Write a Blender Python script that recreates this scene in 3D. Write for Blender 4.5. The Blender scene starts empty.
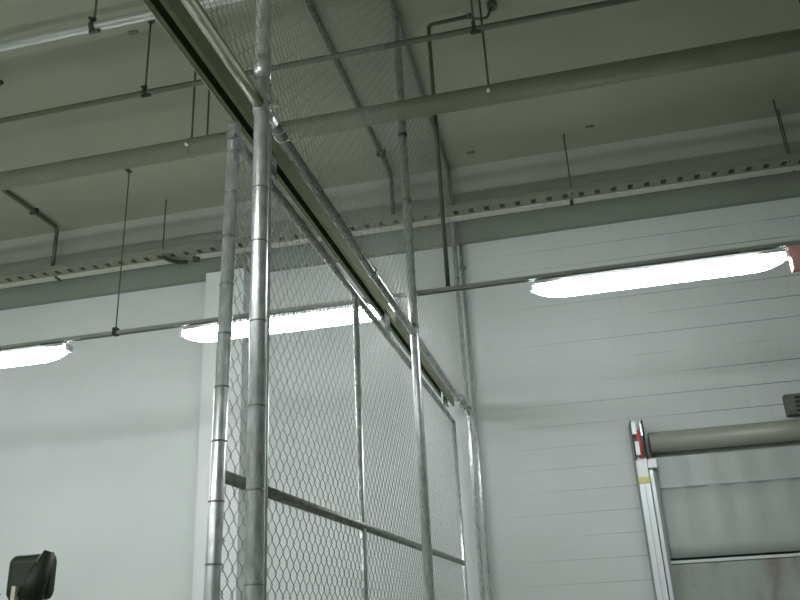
import bpy, bmesh, math, random
from mathutils import Vector, Matrix
random.seed(7)
PI = math.pi
SC = bpy.context.scene
COL = SC.collection

# ------------------------------------------------------------------ camera
EYE = Vector((0.0, 0.0, 1.55))
Fv = Vector((-0.19243984, 0.90913946, 0.3693675))
Rv = Vector((0.97300596, 0.22563898, -0.04844008))
Uv = Vector((0.1273825, -0.35007498, 0.92802005))
cam_d = bpy.data.cameras.new('camera')
cam_d.sensor_width = 36.0
cam_d.lens = 811.0 / 800.0 * 36.0
cam_d.clip_start = 0.05
cam = bpy.data.objects.new('camera', cam_d)
COL.objects.link(cam)
M4 = Matrix(((Rv.x, Uv.x, -Fv.x, EYE.x), (Rv.y, Uv.y, -Fv.y, EYE.y), (Rv.z, Uv.z, -Fv.z, EYE.z), (0, 0, 0, 1)))
cam.matrix_world = M4
SC.camera = cam

# ------------------------------------------------------------------ world, exposure
w = bpy.data.worlds.new('world'); SC.world = w; w.use_nodes = True
w.node_tree.nodes['Background'].inputs[0].default_value = (0.6, 0.75, 0.6, 1)
w.node_tree.nodes['Background'].inputs[1].default_value = 0.02
SC.view_settings.view_transform = 'Standard'
SC.view_settings.look = 'None'
SC.view_settings.gamma = 1.0
SC.view_settings.use_curve_mapping = False
SC.view_settings.exposure = 0.0
LAMP = 54.0          # emission strength of every luminaire diffuser

# ------------------------------------------------------------------ materials
def new_mat(name):
    m = bpy.data.materials.new(name); m.use_nodes = True
    nt = m.node_tree; b = nt.nodes['Principled BSDF']
    return m, nt, b

def noise(nt, scale, detail=3.0, rough=0.55, vec=None):
    n = nt.nodes.new('ShaderNodeTexNoise')
    n.inputs['Scale'].default_value = scale; n.inputs['Detail'].default_value = detail
    n.inputs['Roughness'].default_value = rough
    if vec is None:
        tc = nt.nodes.new('ShaderNodeTexCoord'); vec = tc.outputs['Object']
    nt.links.new(vec, n.inputs['Vector'])
    return n

def ramp(nt, src, stops):
    r = nt.nodes.new('ShaderNodeValToRGB')
    el = r.color_ramp.elements
    el[0].position, el[0].color = stops[0][0], (*stops[0][1], 1)
    el[1].position, el[1].color = stops[1][0], (*stops[1][1], 1)
    for p, c in stops[2:]:
        e = el.new(p); e.color = (*c, 1)
    nt.links.new(src, r.inputs[0])
    return r

def plain(name, c, rough=0.6, metal=0.0, var=0.12, scale=6.0, spec=0.5, bump=0.0):
    m, nt, b = new_mat(name)
    n = noise(nt, scale)
    lo = tuple(x * (1 - var) for x in c); hi = tuple(min(1, x * (1 + var)) for x in c)
    r = ramp(nt, n.outputs['Fac'], [(0.3, lo), (0.7, hi)])
    nt.links.new(r.outputs[0], b.inputs['Base Color'])
    b.inputs['Roughness'].default_value = rough
    b.inputs['Metallic'].default_value = metal
    b.inputs['Specular IOR Level'].default_value = spec
    if bump:
        bp = nt.nodes.new('ShaderNodeBump'); bp.inputs['Strength'].default_value = bump
        bp.inputs['Distance'].default_value = 0.01
        n2 = noise(nt, scale * 12)
        nt.links.new(n2.outputs['Fac'], bp.inputs['Height']); nt.links.new(bp.outputs[0], b.inputs['Normal'])
    return m

def galv(name, c=(0.52, 0.55, 0.53), rough=0.33, stretch=(1, 1, 1), metal=0.85, bump=0.25):
    m, nt, b = new_mat(name)
    tc = nt.nodes.new('ShaderNodeTexCoord')
    mp = nt.nodes.new('ShaderNodeMapping'); mp.inputs['Scale'].default_value = stretch
    nt.links.new(tc.outputs['Object'], mp.inputs[0])
    n = noise(nt, 45, 2, vec=mp.outputs[0])
    r = ramp(nt, n.outputs['Fac'], [(0.3, tuple(x * 0.72 for x in c)), (0.7, tuple(min(1, x * 1.15) for x in c))])
    nt.links.new(r.outputs[0], b.inputs['Base Color'])
    n2 = noise(nt, 20, 3, vec=mp.outputs[0])
    mr = nt.nodes.new('ShaderNodeMapRange')
    mr.inputs['To Min'].default_value = rough - 0.1; mr.inputs['To Max'].default_value = rough + 0.14
    nt.links.new(n2.outputs['Fac'], mr.inputs[0]); nt.links.new(mr.outputs[0], b.inputs['Roughness'])
    b.inputs['Metallic'].default_value = metal
    bp = nt.nodes.new('ShaderNodeBump'); bp.inputs['Strength'].default_value = bump; bp.inputs['Distance'].default_value = 0.004
    nt.links.new(n2.outputs['Fac'], bp.inputs['Height']); nt.links.new(bp.outputs[0], b.inputs['Normal'])
    return m

def block_mat(name, base, joint, strength_lo=0.0, course=0.217, z0=0.074):
    """painted concrete blockwork: faint, patchy joints"""
    m, nt, b = new_mat(name)
    tc = nt.nodes.new('ShaderNodeTexCoord')
    sep = nt.nodes.new('ShaderNodeSeparateXYZ'); nt.links.new(tc.outputs['Object'], sep.inputs[0])
    comb = nt.nodes.new('ShaderNodeCombineXYZ')
    nt.links.new(sep.outputs['X'], comb.inputs['X'])
    sub = nt.nodes.new('ShaderNodeMath'); sub.operation = 'SUBTRACT'; sub.inputs[1].default_value = z0
    nt.links.new(sep.outputs['Z'], sub.inputs[0]); nt.links.new(sub.outputs[0], comb.inputs['Y'])
    br = nt.nodes.new('ShaderNodeTexBrick')
    br.inputs['Scale'].default_value = 1.0
    br.inputs['Brick Width'].default_value = 0.41; br.inputs['Row Height'].default_value = course
    br.inputs['Mortar Size'].default_value = 0.005; br.inputs['Mortar Smooth'].default_value = 0.3
    br.inputs['Color1'].default_value = (1, 1, 1, 1); br.inputs['Color2'].default_value = (0.96, 0.96, 0.96, 1)
    br.inputs['Mortar'].default_value = (0, 0, 0, 1)
    nt.links.new(comb.outputs[0], br.inputs['Vector'])
    n = noise(nt, 1.1, 4)
    base_r = ramp(nt, n.outputs['Fac'], [(0.3, tuple(x * 0.95 for x in base)), (0.7, tuple(min(1, x * 1.04) for x in base))])
    # joints come and go in patches, long bed joints mostly
    mp = nt.nodes.new('ShaderNodeMapping'); mp.inputs['Scale'].default_value = (0.5, 0.5, 4.0)
    nt.links.new(tc.outputs['Object'], mp.inputs[0])
    n2 = noise(nt, 1.3, 3, vec=mp.outputs[0])
    msk = ramp(nt, n2.outputs['Fac'], [(0.36, (strength_lo,) * 3), (0.52, (1.0,) * 3)])
    inv = nt.nodes.new('ShaderNodeMath'); inv.operation = 'SUBTRACT'; inv.inputs[0].default_value = 1.0
    # vertical joints fainter: subtract by comparing with row-only brick
    nt.links.new(br.outputs['Fac'], inv.inputs[1])
    mul = nt.nodes.new('ShaderNodeMath'); mul.operation = 'MULTIPLY'
    nt.links.new(br.outputs['Fac'], mul.inputs[0]); nt.links.new(msk.outputs[0], mul.inputs[1])
    # row joint mask
    md = nt.nodes.new('ShaderNodeMath'); md.operation = 'PINGPONG'; md.inputs[1].default_value = course / 2
    nt.links.new(sub.outputs[0], md.inputs[0])
    lt = nt.nodes.new('ShaderNodeMath'); lt.operation = 'LESS_THAN'; lt.inputs[1].default_value = 0.007
    nt.links.new(md.outputs[0], lt.inputs[0])
    mr = nt.nodes.new('ShaderNodeMapRange'); mr.inputs['To Min'].default_value = 0.16; mr.inputs['To Max'].default_value = 1.0
    nt.links.new(lt.outputs[0], mr.inputs[0])
    mul2 = nt.nodes.new('ShaderNodeMath'); mul2.operation = 'MULTIPLY'
    nt.links.new(mul.outputs[0], mul2.inputs[0]); nt.links.new(mr.outputs[0], mul2.inputs[1])
    mx_ = nt.nodes.new('ShaderNodeMapRange'); mx_.inputs['From Min'].default_value = -1.2; mx_.inputs['From Max'].default_value = 2.3
    mx_.inputs['To Min'].default_value = 0.0; mx_.inputs['To Max'].default_value = 1.0
    nt.links.new(sep.outputs['X'], mx_.inputs[0])
    mul3 = nt.nodes.new('ShaderNodeMath'); mul3.operation = 'MULTIPLY'
    nt.links.new(mul2.outputs[0], mul3.inputs[0]); nt.links.new(mx_.outputs[0], mul3.inputs[1])
    mul2 = mul3
    mix = nt.nodes.new('ShaderNodeMix'); mix.data_type = 'RGBA'
    nt.links.new(mul2.outputs[0], mix.inputs['Factor'])
    nt.links.new(base_r.outputs[0], mix.inputs[6]); mix.inputs[7].default_value = (*joint, 1)
    nt.links.new(mix.outputs[2], b.inputs['Base Color'])
    bp = nt.nodes.new('ShaderNodeBump'); bp.inputs['Strength'].default_value = 0.15; bp.inputs['Distance'].default_value = 0.01
    bp.invert = True
    nt.links.new(mul2.outputs[0], bp.inputs['Height']); nt.links.new(bp.outputs[0], b.inputs['Normal'])
    b.inputs['Roughness'].default_value = 0.6
    b.inputs['Specular IOR Level'].default_value = 0.25
    return m

WALLC = (0.51, 0.552, 0.528)
M = {}
M['block'] = block_mat('painted_blockwork', WALLC, (0.17, 0.20, 0.18))
M['paint'] = plain('painted_render', (0.51, 0.552, 0.528), 0.65, var=0.03, scale=1.2, spec=0.25)
M['sidewall'] = plain('side_wall_paint', (0.42, 0.45, 0.42), 0.7, var=0.04, scale=1.0)
M['pilaster'] = plain('pilaster_paint', (0.58, 0.62, 0.60), 0.6, var=0.02, scale=2.0, spec=0.25)
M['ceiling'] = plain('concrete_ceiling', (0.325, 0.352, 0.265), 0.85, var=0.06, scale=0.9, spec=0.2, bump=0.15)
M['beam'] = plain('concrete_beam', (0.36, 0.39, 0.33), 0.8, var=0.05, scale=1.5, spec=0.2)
M['beamlow'] = plain('dark_wall_band', (0.195, 0.225, 0.185), 0.8, var=0.06, scale=1.5, spec=0.2)  # darker tone for the wall band just below the cable tray
M['floor'] = plain('concrete_floor', (0.30, 0.31, 0.27), 0.5, var=0.12, scale=1.4)
M['galv'] = galv('galvanised_steel', (0.76, 0.80, 0.79), 0.30, (1, 1, 0.35), 0.72, 0.12)
M['galv_rail'] = galv('smooth_galvanised_rail', (0.42, 0.45, 0.42), 0.26, (1, 0.3, 1), 0.95, 0.08)
M['galv_dull'] = galv('dull_galvanised_steel', (0.33, 0.36, 0.33), 0.5, (1, 0.35, 1))
M['wire'] = galv('galvanised_wire', (0.36, 0.38, 0.36), 0.45, (1, 1, 1), 0.7)
M['track'] = plain('olive_painted_track', (0.20, 0.225, 0.125), 0.42, metal=0.35, var=0.15, scale=8)
M['trackdark'] = plain('track_inner_dark', (0.03, 0.035, 0.02), 0.7)
M['pipe_grey'] = plain('grey_painted_pipe', (0.165, 0.185, 0.125), 0.5, metal=0.0, var=0.07, scale=3)
M['pipe_small'] = plain('dull_sprinkler_pipe', (0.13, 0.14, 0.10), 0.5, metal=0.3, var=0.15, scale=6)
M['pipe_bright'] = plain('bright_zinc_pipe', (0.42, 0.45, 0.41), 0.38, metal=0.55, var=0.1, scale=5)
M['rod'] = plain('threaded_rod', (0.09, 0.10, 0.07), 0.6, metal=0.4)
M['clamp'] = plain('dark_clamp', (0.045, 0.05, 0.035), 0.6, metal=0.3)
M['conduit_dark'] = plain('dark_conduit', (0.085, 0.10, 0.065), 0.55, metal=0.1, var=0.15)
M['tray'] = plain('zinc_cable_tray', (0.25, 0.27, 0.21), 0.55, metal=0.3, var=0.1)
M['traylip'] = plain('pale_tray_lip', (0.50, 0.53, 0.44), 0.5, metal=0.0, var=0.06)
M['cable'] = plain('dark_cable', (0.05, 0.055, 0.045), 0.7)
M['channel'] = plain('strut_channel', (0.33, 0.35, 0.32), 0.5, metal=0.3, var=0.1)
M['white'] = plain('white_enamel', (0.72, 0.75, 0.74), 0.35, var=0.03)
M['guide'] = plain('brushed_aluminium', (0.70, 0.76, 0.76), 0.38, metal=0.35, var=0.05)
M['guide_dark'] = plain('grey_brush_seal', (0.22, 0.27, 0.26), 0.6)
M['bar'] = plain('pale_door_bar', (0.56, 0.62, 0.59), 0.45, var=0.04)
M['black'] = plain('black_rubber', (0.012, 0.016, 0.012), 0.6)
M['red'] = plain('red_painted_steel', (0.50, 0.09, 0.08), 0.45, var=0.1)
M['pink'] = plain('faded_red_plastic', (0.68, 0.36, 0.35), 0.5, var=0.06)
M['yellow'] = plain('yellow_tape', (0.55, 0.55, 0.16), 0.5)
M['barrel'] = plain('door_barrel_grey', (0.26, 0.28, 0.235), 0.45, metal=0.1, var=0.05, scale=3)
M['dgrey'] = plain('dark_grey_box', (0.10, 0.12, 0.09), 0.6, var=0.3, scale=20)
M['mirror_shell'] = plain('dark_green_black_plastic', (0.010, 0.022, 0.004), 0.55, var=0.2)
M['mirror_arm'] = plain('mirror_arm_plastic', (0.006, 0.016, 0.003), 0.6, var=0.3)
M['mirror_glass'] = plain('mirror_glass_mat', (0.10, 0.12, 0.16), 0.12, metal=0.9)
M['cream'] = plain('cream_plastic', (0.55, 0.55, 0.42), 0.5)

def curtain_mat():
    m, nt, b = new_mat('grey_door_fabric')
    tc = nt.nodes.new('ShaderNodeTexCoord')
    mp = nt.nodes.new('ShaderNodeMapping'); mp.inputs['Scale'].default_value = (7, 1, 0.7)
    nt.links.new(tc.outputs['Object'], mp.inputs[0])
    n = noise(nt, 1.0, 4, vec=mp.outputs[0])
    r = ramp(nt, n.outputs['Fac'], [(0.3, (0.345, 0.385, 0.36)), (0.7, (0.385, 0.425, 0.40))])
    nt.links.new(r.outputs[0], b.inputs['Base Color'])
    b.inputs['Roughness'].default_value = 0.45
    return m
M['curtain'] = curtain_mat()

def strip_mat():
    m, nt, b = new_mat('stained_vision_film')
    tc = nt.nodes.new('ShaderNodeTexCoord')
    mp = nt.nodes.new('ShaderNodeMapping'); mp.inputs['Scale'].default_value = (3.2, 1, 1.2); mp.inputs['Location'].default_value = (0.3, 0, 0.4)
    nt.links.new(tc.outputs['Object'], mp.inputs[0])
    n = noise(nt, 1.6, 5, vec=mp.outputs[0])
    r = ramp(nt, n.outputs['Fac'], [(0.30, (0.27, 0.25, 0.21)), (0.45, (0.36, 0.40, 0.36)), (0.75, (0.41, 0.48, 0.44))])
    nt.links.new(r.outputs[0], b.inputs['Base Color'])
    b.inputs['Roughness'].default_value = 0.22
    b.inputs['Alpha'].default_value = 0.8
    return m
M['strip'] = strip_mat()

def lamp_mat():
    m, nt, b = new_mat('lit_diffuser')
    b.inputs['Base Color'].default_value = (0.9, 0.9, 0.9, 1)
    b.inputs['Emission Color'].default_value = (0.96, 0.98, 1.0, 1)
    b.inputs['Emission Strength'].default_value = LAMP
    return m
M['lamp'] = lamp_mat()

# ------------------------------------------------------------------ mesh helpers
class MB:
    def __init__(s): s.v = []; s.f = []; s.sm = []
    def box(s, x0, x1, y0, y1, z0, z1, rot=None, piv=None):
        vs = [Vector((x, y, z)) for z in (z0, z1) for y in (y0, y1) for x in (x0, x1)]
        if rot:
            piv = Vector(piv) if piv else Vector(((x0 + x1) / 2, (y0 + y1) / 2, (z0 + z1) / 2))
            vs = [rot @ (q - piv) + piv for q in vs]
        n = len(s.v); s.v += [tuple(q) for q in vs]
        for q in ((0, 2, 3, 1), (4, 5, 7, 6), (0, 1, 5, 4), (2, 6, 7, 3), (0, 4, 6, 2), (1, 3, 7, 5)):
            s.f.append([n + i for i in q]); s.sm.append(False)
        return s
    def tube(s, pts, r, n=20, cap=True, closed=False, smooth=True):
        pts = [Vector(p) for p in pts]; k = len(pts)
        rs = r if isinstance(r, (list, tuple)) else [r] * k
        base = len(s.v)
        t0 = (pts[1] - pts[0]).normalized()
        a = Vector((0, 0, 1)) if abs(t0.z) < 0.9 else Vector((1, 0, 0))
        u = t0.cross(a).normalized()
        for i, p in enumerate(pts):
            if closed: t = (pts[(i + 1) % k] - pts[i - 1]).normalized()
            elif i == 0: t = (pts[1] - pts[0]).normalized()
            elif i == k - 1: t = (pts[-1] - pts[-2]).normalized()
            else: t = ((pts[i + 1] - p).normalized() + (p - pts[i - 1]).normalized()).normalized()
            u = (u - t * u.dot(t)).normalized(); v = t.cross(u)
            for j in range(n):
                an = 2 * PI * j / n
                s.v.append(tuple(p + (u * math.cos(an) + v * math.sin(an)) * rs[i]))
        segs = k if closed else k - 1
        for i in range(segs):
            A = base + i * n; B = base + ((i + 1) % k) * n
            for j in range(n):
                s.f.append([A + j, A + (j + 1) % n, B + (j + 1) % n, B + j]); s.sm.append(smooth)
        if cap and not closed:
            s.f.append([base + j for j in range(n)][::-1]); s.sm.append(False)
            s.f.append([base + (k - 1) * n + j for j in range(n)]); s.sm.append(False)
        return s
    def prism(s, prof, axis, a, b):
        """extrude a 2D profile along an axis ('x': profile in y,z / 'y': x,z / 'z': x,y)"""
        n = len(s.v); k = len(prof)
        for t in (a, b):
            for p, q in prof:
                s.v.append({'x': (t, p, q), 'y': (p, t, q), 'z': (p, q, t)}[axis])
        for j in range(k):
            s.f.append([n + j, n + (j + 1) % k, n + k + (j + 1) % k, n + k + j]); s.sm.append(False)
        s.f.append([n + j for j in range(k)][::-1]); s.sm.append(False)
        s.f.append([n + k + j for j in range(k)]); s.sm.append(False)
        return s
    def build(s, name, mat, parent=None, loc=None, bevel=0.0):
        me = bpy.data.meshes.new(name); me.from_pydata(s.v, [], s.f)
        me.polygons.foreach_set('use_smooth', s.sm)
        bm = bmesh.new(); bm.from_mesh(me); bmesh.ops.recalc_face_normals(bm, faces=bm.faces)
        if bevel:
            bmesh.ops.bevel(bm, geom=[e for e in bm.edges], offset=bevel, segments=2, affect='EDGES', profile=0.6)
        bm.to_mesh(me); bm.free()
        me.materials.append(mat if not isinstance(mat, str) else M[mat])
        o = bpy.data.objects.new(name, me); COL.objects.link(o)
        if loc: o.location = loc
        if parent: o.parent = parent
        return o

def tag(o, label=None, cat=None, group=None, kind=None):
    if label: o['label'] = label
    if cat: o['category'] = cat
    if group: o['group'] = group
    if kind: o['kind'] = kind
    return o
def empty(name, label, cat, loc=(0, 0, 0), group=None, kind=None):
    o = bpy.data.objects.new(name, None); COL.objects.link(o); o.location = loc
    o.empty_display_size = 0.1
    return tag(o, label, cat, group, kind)
def ring(c, r, tr, axis='z', n=24):
    pts = []
    for i in range(n):
        a = 2 * PI * i / n; p, q = r * math.cos(a), r * math.sin(a)
        pts.append({'z': (c[0] + p, c[1] + q, c[2]), 'y': (c[0] + p, c[1], c[2] + q), 'x': (c[0], c[1] + p, c[2] + q)}[axis])
    return MB().tube(pts, tr, 8, closed=True)
def band(c, r, h, axis='z', t=0.004):
    d = {'z': (0, 0, h / 2), 'y': (0, h / 2, 0), 'x': (h / 2, 0, 0)}[axis]
    c = Vector(c); d = Vector(d)
    return MB().tube([c - d, c + d], r + t, 24)

# ------------------------------------------------------------------ structure
WY = 8.30; BY = 8.22; CZ = 6.45; SOF = 5.49
XL, XR, YB = -9.5, 7.0, -11.0
tag(MB().box(XL, XR, YB, WY + 0.3, -0.1, 0).build('floor', 'floor'), kind='structure')
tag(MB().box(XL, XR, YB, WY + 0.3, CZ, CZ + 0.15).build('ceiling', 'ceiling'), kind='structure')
DX0, DX1, DZ = 0.70, 3.10, 2.95
wb = MB()
wb.box(XL, DX0, WY, WY + 0.3, 0, CZ); wb.box(DX1, XR, WY, WY + 0.3, 0, CZ); wb.box(DX0, DX1, WY, WY + 0.3, DZ, CZ)
tag(wb.build('wall_back', 'block'), kind='structure')
tag(MB().box(DX0 - .1, DX1 + .1, WY + 0.3, WY + 0.36, 0, DZ + .1).build('wall_recess', 'sidewall'), kind='structure')
tag(MB().box(XL - 0.2, XL, YB, WY + 0.3, 0, CZ).build('wall_left', 'sidewall'), kind='structure')
tag(MB().box(XR, XR + 0.2, YB, WY + 0.3, 0, CZ).build('wall_right', 'sidewall'), kind='structure')
tag(MB().box(XL, XR, YB - 0.2, YB, 0, CZ).build('wall_front', 'sidewall'), kind='structure')
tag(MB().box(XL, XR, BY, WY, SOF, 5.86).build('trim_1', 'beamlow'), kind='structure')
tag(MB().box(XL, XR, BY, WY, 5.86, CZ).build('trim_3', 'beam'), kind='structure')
tag(MB().box(-4.03, -3.55, 8.08, WY, 0, SOF).build('trim_2', 'pilaster'), kind='structure')

# ------------------------------------------------------------------ luminaires on their channel
RY = 5.60
def make_light(label, group):
    t = empty('batten_light', label, 'light', (0, 0, 0), group)
    L = 0.88
    h = MB().prism([(-.055, .045), (-.05, .075), (.05, .075), (.055, .045)], 'x', -L + .03, L - .03)
    h.build('housing', 'white', t)
    # diffuser: shallow tub with rounded, tapering ends
    d = MB(); secs = []
    for x, k in ((-L, .32), (-L + .05, .62), (-L + .12, .86), (-L + .22, 1.0), (L - .22, 1.0), (L - .12, .86), (L - .05, .62), (L, .32)):
        prof = [(-.072, .045), (-.070, .0), (-.055, -.045), (-.03, -.062), (.03, -.062), (.055, -.045), (.070, .0), (.072, .045)]
        secs.append([(x, y * k * .88, .045 + (z * .85 - .045) * k) for y, z in prof])
    for s_ in secs: d.v += s_
    for i in range(len(secs) - 1):
        for j in range(8):
            a = i * 8 + j; b = i * 8 + (j + 1) % 8
            d.f.append([a, b, b + 8, a + 8]); d.sm.append(False)
    d.f.append(list(range(8))[::-1]); d.sm.append(False)
    d.f.append([len(d.v) - 8 + j for j in range(8)]); d.sm.append(False)
    d.build('diffuser', 'lamp', t)
    for sx in (-1, 1):
        MB().box(sx * L - .012, sx * L + .012, -.035, .035, .01, .06).build('end_clip', 'white', t)
        MB().box(sx * .6 - .02, sx * .6 + .02, -.03, .03, .075, .10).build('bracket', 'channel', t)
    return t
def copy_tree(o, label=None, group=None, loc=None):
    r = o.copy(); COL.objects.link(r)
    if loc: r.location = loc
    if label: r['label'] = label
    if group: r['group'] = group
    for ch in list(o.children):
        c = ch.copy(); COL.objects.link(c); c.parent = r
        for g in ch.children:
            e = g.copy(); COL.objects.link(e); e.parent = c
    return r
G1 = 'batten lights on the rail near the back wall'
l0 = make_light('lit white batten light on the rail, right of the mesh cage, above the roll-up door', G1)
l0.location = (0.683, RY, 3.745)
copy_tree(l0, 'lit white batten light seen through the mesh gate, crossed by the steel posts', G1, (-2.093, RY, 3.745))
copy_tree(l0, 'lit white batten light at the far left of the rail, cut by the picture edge', G1, (-4.87, RY, 3.745))
G2 = 'batten lights out of view behind and beside the camera'
for y, rn in ((0.0, 'the row over the viewpoint'), (-5.6, 'the far row behind the viewpoint')):
    for i in range(3 if y == 0 else 4):
        copy_tree(l0, 'lit white batten light, %s from the left wall in %s' % (('first', 'second', 'third', 'fourth')[i], rn), G2, (-7.65 + 2.777 * i, y, 3.745))
for x in (-7.65,):
    copy_tree(l0, 'lit white batten light on the rail beyond the picture edge', G2, (x, RY, 3.745))

CH = 3.845
def channel_bm(y, x0, x1):
    m = MB()
    m.prism([(y - .021, CH), (y - .021, CH + .030), (y + .021, CH + .030), (y + .021, CH), (y + .014, CH), (y + .014, CH + .025), (y - .014, CH + .025), (y - .014, CH)], 'x', x0, x1)
    return m
lr = empty('lighting_rail', 'long grey steel channel carrying the batten lights', 'rail', (0, RY, CH))
def unparent_loc(o, p): o.parent = p; o.matrix_parent_inverse = Matrix.Translation(-p.location)
o = channel_bm(RY, -9.3, 5.5).build('channel', 'channel'); unparent_loc(o, lr)
for x in (-3.575,):
    o = MB().tube([(x, RY, CH + .03), (x, RY, 5.36), (x, RY - .02, 5.42)], .0055, 8).build('hanger_rod', 'rod'); unparent_loc(o, lr)
    o = MB().box(x - .018, x + .018, RY - .025, RY + .025, CH - .005, CH + .06).build('clamp', 'clamp'); unparent_loc(o, lr)
    o = MB().box(x - .02, x + .02, RY - .18, RY + .015, 5.375, 5.385).build('bracket', 'clamp'); unparent_loc(o, lr)
for x in (-6.6, 2.1, 4.9):
    o = MB().tube([(x, RY, CH + .03), (x, RY, CZ)], .007, 8).build('hanger_rod', 'rod'); unparent_loc(o, lr)
for y in (0.0, -5.6):
    for nm in ('lighting_rail',):
        r = empty(nm, 'grey steel channel carrying the row of lights ' + ('over the viewpoint' if y == 0 else 'farthest behind the viewpoint'), 'rail', (0, y, CH), 'lighting rails out of view')
        o = channel_bm(y, -9.3, 5.5).build('channel', 'channel'); unparent_loc(o, r)
        for x in (-6.3, -0.7, 4.9):
            o = MB().tube([(x, y, CH + .03), (x, y, CZ)], .007, 8).build('hanger_rod', 'rod'); unparent_loc(o, r)

# ------------------------------------------------------------------ pipes
def pipe_thing(name, label, y, z, r, mat, x0, x1, rods, rod_dz=0.0, collar=True, joints=()):
    t = empty(name, label, 'pipe')
    MB().tube([(x0, y, z), (x1, y, z)], r, 28).build('pipe_body', mat, t)
    for x in rods:
        MB().tube([(x, y, z + r * .5), (x, y, CZ)], .0085, 8).build('hanger_rod', 'rod', t)
        if collar:
            c = band((x, y, z), r, .035, 'x', .006)
            c.tube([(x, y, z + r), (x, y, z + r + .05)], .014, 6)
            c.box(x - .012, x + .012, y - .045 - r * .3, y + .045 + r * .3, z + r + .0, z + r + .014)
            c.box(x - .03, x + .05, y - .012, y + .012, z - r - .014, z - r)
            c.build('clamp', 'clamp', t)
        MB().tube([(x, y, CZ - .02), (x, y, CZ)], .03, 12).build('ceiling_anchor', 'clamp', t)
    for x in joints:
        band((x, y, z), r, .11, 'x', .012).build('coupling', mat, t)
    return t
mp_ = pipe_thing('main_pipe', 'thick grey painted pipe hanging across the room under the ceiling', 5.36, 5.345, .080, 'pipe_grey', XL, XR,
                 (-4.86, -2.86, -.335, 2.05), collar=False)
MB().tube([(-2.74, 5.40, 5.39), (-2.74, 5.40, CZ)], .0085, 8).build('hanger_rod', 'rod', mp_)
for x in (-2.86, -.335):
    MB().tube([(x, 5.30, 5.33), (x, 5.262, 5.322)], .014, 8).build('bolt', 'white', mp_)
    band((x, 5.36, 5.345), .080, .012, 'x', .003).build('pipe_strap', 'pipe_grey', mp_)
pipe_thing('sprinkler_pipe', 'thin dull sprinkler pipe hung between the bright pipe and the thick pipe', 5.0, 5.70, .023, 'pipe_small', XL, XR,
           (-5.9, -3.11, -.375, 2.4), joints=())
pipe_thing('zinc_pipe', 'bright galvanised pipe at the upper left, nearest the camera', 4.0, 5.515, .034, 'pipe_bright', XL, XR,
           (-5.6, -2.93, -.2, 2.5), joints=())

def poly_round(pts, r=0.06, n=5):
    out = [Vector(pts[0])]
    for i in range(1, len(pts) - 1):
        p = Vector(pts[i]); a = (Vector(pts[i - 1]) - p).normalized(); b = (Vector(pts[i + 1]) - p).normalized()
        A = p + a * r; B = p + b * r
        for k in range(n + 1):
            t = k / n
            out.append((1 - t) ** 2 * A + 2 * t * (1 - t) * p + t * t * B)
    out.append(Vector(pts[-1])); return out
def ceiling_conduit(x, label, y0, zend=5.84, r=.024):
    t = empty('ceiling_conduit', label, 'conduit')
    MB().tube(poly_round([(x, y0, CZ - r - .012), (x, 8.06, CZ - r - .012), (x, 8.06, zend)], .07), r, 16).build('conduit_body', 'conduit_dark', t)
    for y in (y0 + 1.0, y0 + 3.4, 7.6):
        if y < 7.8: MB().box(x - .05, x + .05, y - .015, y + .015, CZ - 2 * r - .018, CZ).build('saddle_clip', 'clamp', t)
    return t
ceiling_conduit(-6.10, 'dark conduit along the ceiling at the left edge, bending down to the cable tray', 5.6)
ceiling_conduit(-1.735, 'dark conduit along the ceiling behind the upper mesh, bending down to the tray', 1.0)
t = empty('power_drop_conduit', 'dark conduit with a hooked arm dropping from the ceiling to the lighting rail', 'conduit')
MB().tube(poly_round([(-.445, RY, 6.345), (-.81, RY, 6.335), (-.81, RY, CH + .04)], .05), .017, 12).build('conduit_body', 'conduit_dark', t)
MB().tube(poly_round([(-.45, RY, 6.345), (-.40, RY, 6.30), (-.30, RY, 6.29), (-.25, RY + .02, CZ - .02)], .03), .013, 10).build('flexible_tail', 'conduit_dark', t)
MB().tube([(-.25, RY + .02, CZ - .05), (-.25, RY + .02, CZ)], .045, 14).build('ceiling_box', 'conduit_dark', t)
MB().tube([(-.47, RY, 6.345), (-.43, RY, 6.345)], .026, 12).build('coupling', 'conduit_dark', t)
t = empty('wall_conduit', 'bright vertical galvanised conduit on the back wall beside the cage end post', 'conduit')
MB().tube([(-1.02, 8.265, 0), (-1.02, 8.265, SOF)], .021, 18).build('conduit_body', 'galv', t)
for z in (1.0, 5.2):
    MB().box(-1.06, -.98, 8.255, WY, z - .015, z + .015).build('saddle_clip', 'galv_dull', t)

# ------------------------------------------------------------------ cable tray
TY0, TY1, TZ = 7.86, 8.12, 5.72
t = empty('cable_tray', 'long slotted metal cable tray with a pale lip, hung beside the back wall', 'cable tray')
tb = MB()
step = 0.17
x = -9.3
tb.box(-9.3, 6.8, TY0, TY0 + .035, TZ, TZ + .004)
tb.box(-9.3, 6.8, TY1 - .125, TY1, TZ, TZ + .004)
while x < 6.8:
    tb.box(x, x + .115, TY0 + .035, TY1 - .125, TZ, TZ + .004); x += step
tb.build('tray_bottom', 'tray', t)
MB().box(-9.3, 6.8, TY0 - .003, TY0, TZ, TZ + .055).build('side_rail', 'tray', t)
MB().box(-9.3, 6.8, TY1, TY1 + .003, TZ - .01, TZ + .055).build('side_rail', 'tray', t)
for a, b in ((-9.3, -6.03), (-5.99, -4.42), (-4.15, -2.4), (-2.36, .24), (.27, 3.0), (3.04, 6.8)):
    MB().box(a, b, TY1 - .10, TY1 - .002, TZ - .014, TZ - .001).build('lip', 'traylip', t)
for k in range(3):
    y = TY0 + .05 + k * .035
    MB().tube([(-9.3 + i * .8, y + .012 * math.sin(i * 1.7 + k), TZ + .018) for i in range(21)], .012, 8).build('cable', 'cable', t)
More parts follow.
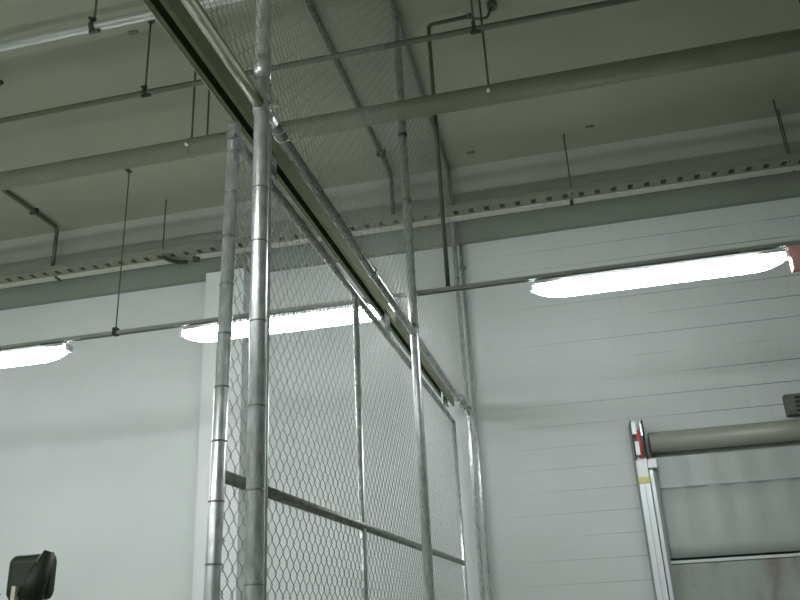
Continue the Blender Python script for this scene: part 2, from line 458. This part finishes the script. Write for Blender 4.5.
for x, y in ((.265, TY0 + .02), (-4.50, TY0 + .02), (2.44, TY0 + .02), (2.53, TY1 - .02), (-7.5, TY1 - .02), (4.9, TY1 - .02), (-2.0, TY0 + .02)):
    if x == -2.0: continue
    MB().tube([(x, y, TZ - .03), (x, y, CZ)], .008, 8).build('hanger_rod', 'rod', t)
for x in (.255, -6.01, -2.38, 3.02):
    MB().box(x - .02, x + .02, TY1 - .10, TY1 + .01, TZ - .022, TZ - .0145).build('splice_plate', 'clamp', t)
MB().tube(poly_round([(-4.50, TY0 + .02, TZ - .03), (-4.45, TY0 + .10, TZ - .05), (-4.36, TY1 - .03, TZ - .04), (-4.30, TY1, TZ - .02)], .05), .022, 10).build('hook_bracket', 'clamp', t)
MB().tube([(-4.16, TY1 - .05, TZ - .05), (-4.16, TY1 - .05, TZ - .001)], .045, 14).build('conduit_box', 'cable', t)
for i, (x, y, lb) in enumerate(((-.77, 7.93, 'small dark fixing plate on the ceiling edge above the cage end post'),
                 (.55, 7.80, 'small dark fixing plate on the ceiling right of the tray rod'),
                 (-3.33, 5.09, 'small dark fixing plate on the ceiling beside the sprinkler pipe hanger'))):
    tag(MB().box(x - .045, x + .045, y - .015, y + .015, CZ - .012, CZ).build('fixing_plate', 'pipe_small'), lb, 'bracket', 'fixing plates on the ceiling')

# ------------------------------------------------------------------ chain-link mesh
def chain_mesh(name, parent, X, y0, y1, z0, z1, holes=(), pitch=.040, rise=.042, r=.0022, amp=.003, mat='wire'):
    V = []; Fc = []
    ny = int((y1 - y0) / pitch); nz = int((z1 - z0) / rise)
    def inhole(y, z):
        for (a, b, c, d) in holes:
            if a < y < b and c < z < d: return True
        return False
    for i in range(ny):
        ya = y0 + i * pitch
        prev = None
        for k in range(nz + 1):
            side = (k + i) % 2
            y = ya + (pitch + .002 if side else -.002); z = z0 + k * rise
            xo = X + (amp if side else -amp)
            if inhole(y, z): prev = None; continue
            b = len(V)
            V += [(xo + r, y, z), (xo, y + r * 1.2, z + (r * .4)), (xo - r, y, z), (xo, y - r * 1.2, z - (r * .4))]
            if prev is not None:
                for j in range(4): Fc.append((prev + j, prev + (j + 1) % 4, b + (j + 1) % 4, b + j))
            prev = b
    me = bpy.data.meshes.new(name); me.from_pydata(V, [], Fc)
    me.polygons.foreach_set('use_smooth', [True] * len(Fc))
    me.materials.append(M[mat]); me.update()
    o = bpy.data.objects.new(name, me); COL.objects.link(o); o.parent = parent
    return o

# ------------------------------------------------------------------ fixed cage fence
FX = -1.07
cf = empty('cage_fence', 'tall galvanised steel fence of posts, rails and chain-link mesh up to the ceiling', 'fence')
for (y, r, nm) in ((2.57, .0310, 0), (5.50, .033, 1), (8.12, .028, 2)):
    p = MB().tube([(FX, y, 0), (FX, y, CZ)], r, 28).build('post', 'galv', cf)
    MB().box(FX - .09, FX + .09, y - .07, y + .07, 0, .010).build('base_plate', 'galv_dull', p)
    if nm == 0:
        for z in (1.4, 1.686, 1.983, 2.268, 2.58, 2.898, 3.126):
            band((FX, y, z), r, .006, 'z', .0015).build('tie_band', 'galv_dull', p)
        band((FX, y, 3.685), r, .11, 'z', .004).build('sleeve', 'galv', p)
    elif nm == 1:
        for z in (3.56, 4.6, 5.20): band((FX, y, z), r, .03, 'z', .004).build('rail_clamp', 'clamp' if z > 5 else 'galv_dull', p)
    else:
        for z in (3.56, 5.0): band((FX, y, z), r, .03, 'z', .004).build('rail_clamp', 'galv_dull', p)
# rails
MB().tube([(FX, -.4, 3.50), (FX, 2.53, 3.50)], .024, 20).build('rail', 'track', cf)
MB().tube([(FX, 2.59, 3.50), (FX, 8.10, 3.50)], .024, 20).build('rail', 'galv_rail', cf)
MB().tube([(FX, -.4, CZ - .045), (FX, 8.19, CZ - .045)], .026, 20).build('rail', 'galv_dull', cf)
MB().tube([(FX, 4.28, 3.5), (FX, 4.33, 3.5)], .031, 20).build('rail_sleeve', 'galv_dull', cf)
# clamp where the rail meets the near post, with bolts and twisted tie wire
c = band((FX, 2.57, 3.50), .0310, .05, 'z', .006)
c.tube([(FX + .03, 2.56, 3.50), (FX + .075, 2.56, 3.50)], .012, 8)
c.tube([(FX + .045, 2.52, 3.515), (FX + .045, 2.60, 3.515)], .009, 8)
c.tube([(FX, 2.58, 3.50), (FX, 2.68, 3.50)], .031, 16)
c.build('corner_clamp', 'galv', cf)
hel = []
for i in range(36):
    a = i * .62; hel.append((FX + .028 * math.cos(a), 2.62 + i * .0062, 3.50 + .028 * math.sin(a)))
MB().tube(hel, .0032, 6).build('tie_wire', 'galv', cf)
MB().tube([(FX + .005, 2.650, .1), (FX + .005, 2.650, 3.47)], .007, 8).build('tension_bar', 'galv', cf)
holes = ((5.25, 5.47, 5.24, 5.45), (4.95, 5.05, 5.65, 5.75), (3.94, 4.06, 5.46, 5.57), (5.55, 5.65, 3.82, 3.91))
chain_mesh('chain_link_mesh', cf, FX, .3, 8.10, 3.545, CZ - .06, holes, r=.0013)

# ------------------------------------------------------------------ sliding gate
GX = -1.20
g = empty('sliding_gate', 'long galvanised chain-link sliding gate hanging on the left side of the fence', 'gate')
GZ1, GZ0, GM = 3.40, .10, 2.045
for (y, r, top) in ((2.56, .0255, 3.46), (4.38, .019, GZ1), (7.93, .022, GZ1)):
    lean = .033 if r > .025 else 0.0      # the leading stile leans slightly
    ly = lambda z: y + lean * (z - 2.2)
    p = MB().tube([(GX, ly(GZ0 - .02), GZ0 - .02), (GX, ly(top), top)], r, 24).build('stile', 'galv', g)
    if r > .025:
        for z in (.4, .7, 1.0, 1.3, 1.55, 1.754, 1.954, 2.157, 2.35, 2.55, 2.749, 2.948, 3.143, 3.327):
            band((GX, ly(z), z), r, .006, 'z', .0018).build('tie_band', 'galv_dull', p)
MB().tube([(GX, 2.56, GZ1 - .0), (GX, 7.93, GZ1 - .0)], .021, 20).build('top_rail', 'galv_rail', g)
MB().tube([(GX, 2.56, GM), (GX, 7.93, GM)], .022, 20).build('middle_rail', 'galv_dull', g)
MB().tube([(GX, 2.56, GZ0), (GX, 7.93, GZ0)], .021, 20).build('bottom_rail', 'galv', g)
chain_mesh('chain_link_mesh', g, GX, 2.575, 7.92, GZ0 + .01, GZ1 - .012)
for y in (3.0, 5.2, 7.4):
    m = MB().box(GX - .008, GX + .008, y - .05, y + .05, GZ1 + .015, 3.585)
    m.tube([(GX - .02, y - .03, 3.60), (GX + .008, y - .03, 3.60)], .018, 14)
    m.tube([(GX - .02, y + .03, 3.60), (GX + .008, y + .03, 3.60)], .018, 14)
    m.build('hanger_roller', 'galv_dull', g)

# overhead track: C-channel, open slot underneath
t = empty('gate_track', 'olive-grey overhead track channel with an open slot, above the sliding gate', 'track')
zt = 3.565
prof = [(GX - .055, zt), (GX - .055, zt + .085), (GX + .016, zt + .085), (GX + .016, zt), (GX - .004, zt), (GX - .004, zt + .004),
        (GX + .012, zt + .004), (GX + .012, zt + .081), (GX - .051, zt + .081), (GX - .051, zt + .004), (GX - .035, zt + .004), (GX - .035, zt)]
MB().prism(prof, 'y', -.4, 8.0).build('channel', 'track', t)
MB().box(GX - .058, GX - .055, -.4, 8.0, zt - .003, zt + .01).build('edge_strip', 'galv', t)
for y in (.9, 2.56, 5.52, 7.85):
    MB().box(GX + .0, FX + .0, y - .02 + .06, y + .02 + .06, zt + .086, zt + .094).build('support_bracket', 'galv_dull', t)
    MB().box(FX - .012, FX + .012, y + .045, y + .075, 3.52, zt + .094).build('support_bracket', 'galv_dull', t)

# ------------------------------------------------------------------ roll-up fabric door
d = empty('door_1', None, None, (0, 0, 0), None, 'structure')
yb = 8.16
MB().tube([(.66, yb, 3.045), (3.30, yb, 3.045)], .10, 36).build('barrel', 'barrel', d)
cb = MB(); n0 = 40; xs = [.68 + i * (3.06 - .68) / 48 for i in range(49)]
zs = [3.05, 2.9, 2.75, 2.66, 2.635, 2.62, 2.60, 2.45, 2.25, 2.1, 1.98]
for z in zs:
    for i, x in enumerate(xs):
        w_ = .006 * math.sin(x * 21 + z * 2) + .004 * math.sin(x * 47 - z * 5)
        w_ *= .3 + .9 * math.exp(-((z - 2.5) / .25) ** 2)
        cb.v.append((x, 8.245 + w_ - (.012 if abs(z - 2.62) < .006 else 0), z))
for k in range(len(zs) - 1):
    for i in range(48):
        a = k * 49 + i; cb.f.append([a, a + 1, a + 50, a + 49]); cb.sm.append(True)
o = cb.build('curtain', 'curtain', d)
md = o.modifiers.new('thick', 'SOLIDIFY'); md.thickness = .004
MB().box(.70, 3.05, 8.225, 8.232, 2.612, 2.620).build('hem_seam', 'guide_dark', d)
MB().box(.68, 3.06, 8.225, 8.250, 1.932, 1.958).build('stiffening_bar', 'bar', d)
MB().box(.68, 3.06, 8.238, 8.242, .9, 1.925).build('vision_strip', 'strip', d)
MB().box(.68, 3.06, 8.215, 8.250, .86, .90).build('stiffening_bar', 'guide', d)
MB().box(.68, 3.06, 8.238, 8.242, 0, .86).build('curtain', 'curtain', d)
# left guide: two-part channel
for sx, x0 in ((1, .505), (-1, 3.24)):
    def bx(a, b, *r): return (min(x0 + sx * a, x0 + sx * b), max(x0 + sx * a, x0 + sx * b)) + r
    gd = MB().box(*bx(0, .10, 8.10, WY, 0, 2.86)).build('guide_rail', 'guide', d)
    MB().box(*bx(.048, .052, 8.096, 8.10, 0, 2.86)).build('groove', 'guide_dark', gd)
    MB().box(*bx(-.008, 0, 8.095, WY, 0, 3.25)).build('back_flange', 'guide_dark', d)
    g2 = MB().box(*bx(.112, .145, 8.13, WY, 0, 2.80)).build('inner_guide', 'guide', d)
    MB().box(*bx(.147, .172, 8.15, WY, 0, 2.80)).build('brush_seal', 'guide_dark', d)
    MB().box(*bx(.105, .185, 8.09, 8.20, 2.80, 2.885)).build('guide_cap', 'white', d)
    MB().box(*bx(-.002, .102, 8.09, 8.10, 2.66, 2.715)).build('yellow_sticker', 'yellow', d)
    MB().box(*bx(0, .10, 8.09, 8.15, 2.72, 2.90)).build('end_bracket', 'white', d)
    hb = MB().box(*bx(.0, .012, 8.06, 8.20, 2.88, 3.26))
    hb.box(*bx(.105, .118, 8.06, 8.20, 2.88, 3.26))
    hb.build('head_plate', 'black', d)
    MB().box(*bx(.004, .045, 8.02, 8.09, 3.12, 3.24)).build('motor_cover', 'white', d)
    MB().box(*bx(.012, .05, 8.03, 8.09, 2.92, 3.05)).build('motor_cover', 'white', d)
    MB().tube([(x0 + sx * .062, 8.06, 2.90), (x0 + sx * .052, 8.06, 3.16)], .024, 12).build('brake_cylinder', 'red', d)
    MB().box(*bx(.082, .098, 8.04, 8.10, 3.10, 3.22)).build('switch_arm', 'guide', d)

# ------------------------------------------------------------------ small items
t = empty('wall_unit', 'small dark grey louvred box on the wall just above the roll-up door', 'box')
MB().box(1.965, 2.30, 8.20, WY, 3.20, 3.40).build('case', 'dgrey', t, bevel=.006)
for k in range(4):
    MB().box(2.05, 2.29, 8.185, 8.20, 3.225 + k * .042, 3.243 + k * .042).build('louvre', 'black', t)
t = empty('alarm_box', 'faded red box on the lighting rail at the right end of the right-hand light', 'alarm')
MB().box(1.577, 1.95, RY - .035, RY + .035, 3.66, 3.838).build('case', 'pink', t, bevel=.006)
MB().box(1.75, 1.85, RY - .042, RY - .034, 3.72, 3.80).build('cover', 'white', t)

# forklift-style mirror on its mast
mx, my = -2.33, 3.2
t = empty('vehicle_mirror', 'black rounded mirror on a thin stalk at the lower left corner', 'mirror', (mx, my, 0))
def rounded(mbx, w_, h_, dp, rad, yoff, shear=0.0, skew=0.0, n=6):
    prof = []
    for cx, cz, a0 in ((w_ - rad, h_ - rad, 0), (-w_ + rad, h_ - rad, 90), (-w_ + rad, -h_ + rad, 180), (w_ - rad, -h_ + rad, 270)):
        for k in range(n + 1):
            a = math.radians(a0 + 90 * k / n); prof.append((cx + rad * math.cos(a), cz + rad * math.sin(a)))
    rings = [(0, 1.0), (dp * .5, .98), (dp * .85, .88), (dp, .6)]
    b0 = len(mbx.v); k = len(prof)
    for y, s_ in rings:
        for p, q in prof: mbx.v.append((p * s_ + shear * q, yoff - y, q * s_ + skew * p))
    for i in range(len(rings) - 1):
        for j in range(k):
            a = b0 + i * k + j; b = b0 + i * k + (j + 1) % k
            mbx.f.append([a, b, b + k, a + k]); mbx.sm.append(True)
    mbx.f.append([b0 + j for j in range(k)]); mbx.sm.append(False)
    mbx.f.append([b0 + (len(rings) - 1) * k + j for j in range(k)]); mbx.sm.append(False)
    return mbx
h = rounded(MB(), .100, .094, .06, .03, 0).build('housing', 'mirror_shell', t, (0, 0, 1.805))
rounded(MB(), .098, .082, .004, .025, .006).build('mirror_glass', 'mirror_glass', t, (0, 0, 1.805))
a = MB().tube([(.10, -.055, .095), (.065, -.075, -.02), (.045, -.08, -.09)], [.022, .05, .055], 14)
a.tube([(.10, -.05, .092), (.095, -.05, -.075)], .017, 12)
a.build('pivot_arm', 'mirror_arm', t, (0, 0, 1.805))
MB().tube(poly_round([(-.02, -.06, 1.76), (-.03, -.09, 1.70), (-.06, -.06, 1.55), (-.06, 0, .01)], .05), .02, 12).build('stalk', 'mirror_arm', t)
MB().tube([(-.12, -.05, 1.745), (-.17, -.05, 1.70), (-.22, -.04, 1.655), (-.10, -.04, 1.45), (-.06, -.02, 1.40)], .007, 8).build('cable', 'mirror_arm', t)
MB().box(.004, .022, -.142, -.115, 1.70, 1.765).build('clip', 'cream', t)
MB().box(-.16, .04, -.10, .10, 0, .012).build('base_plate', 'black', t)
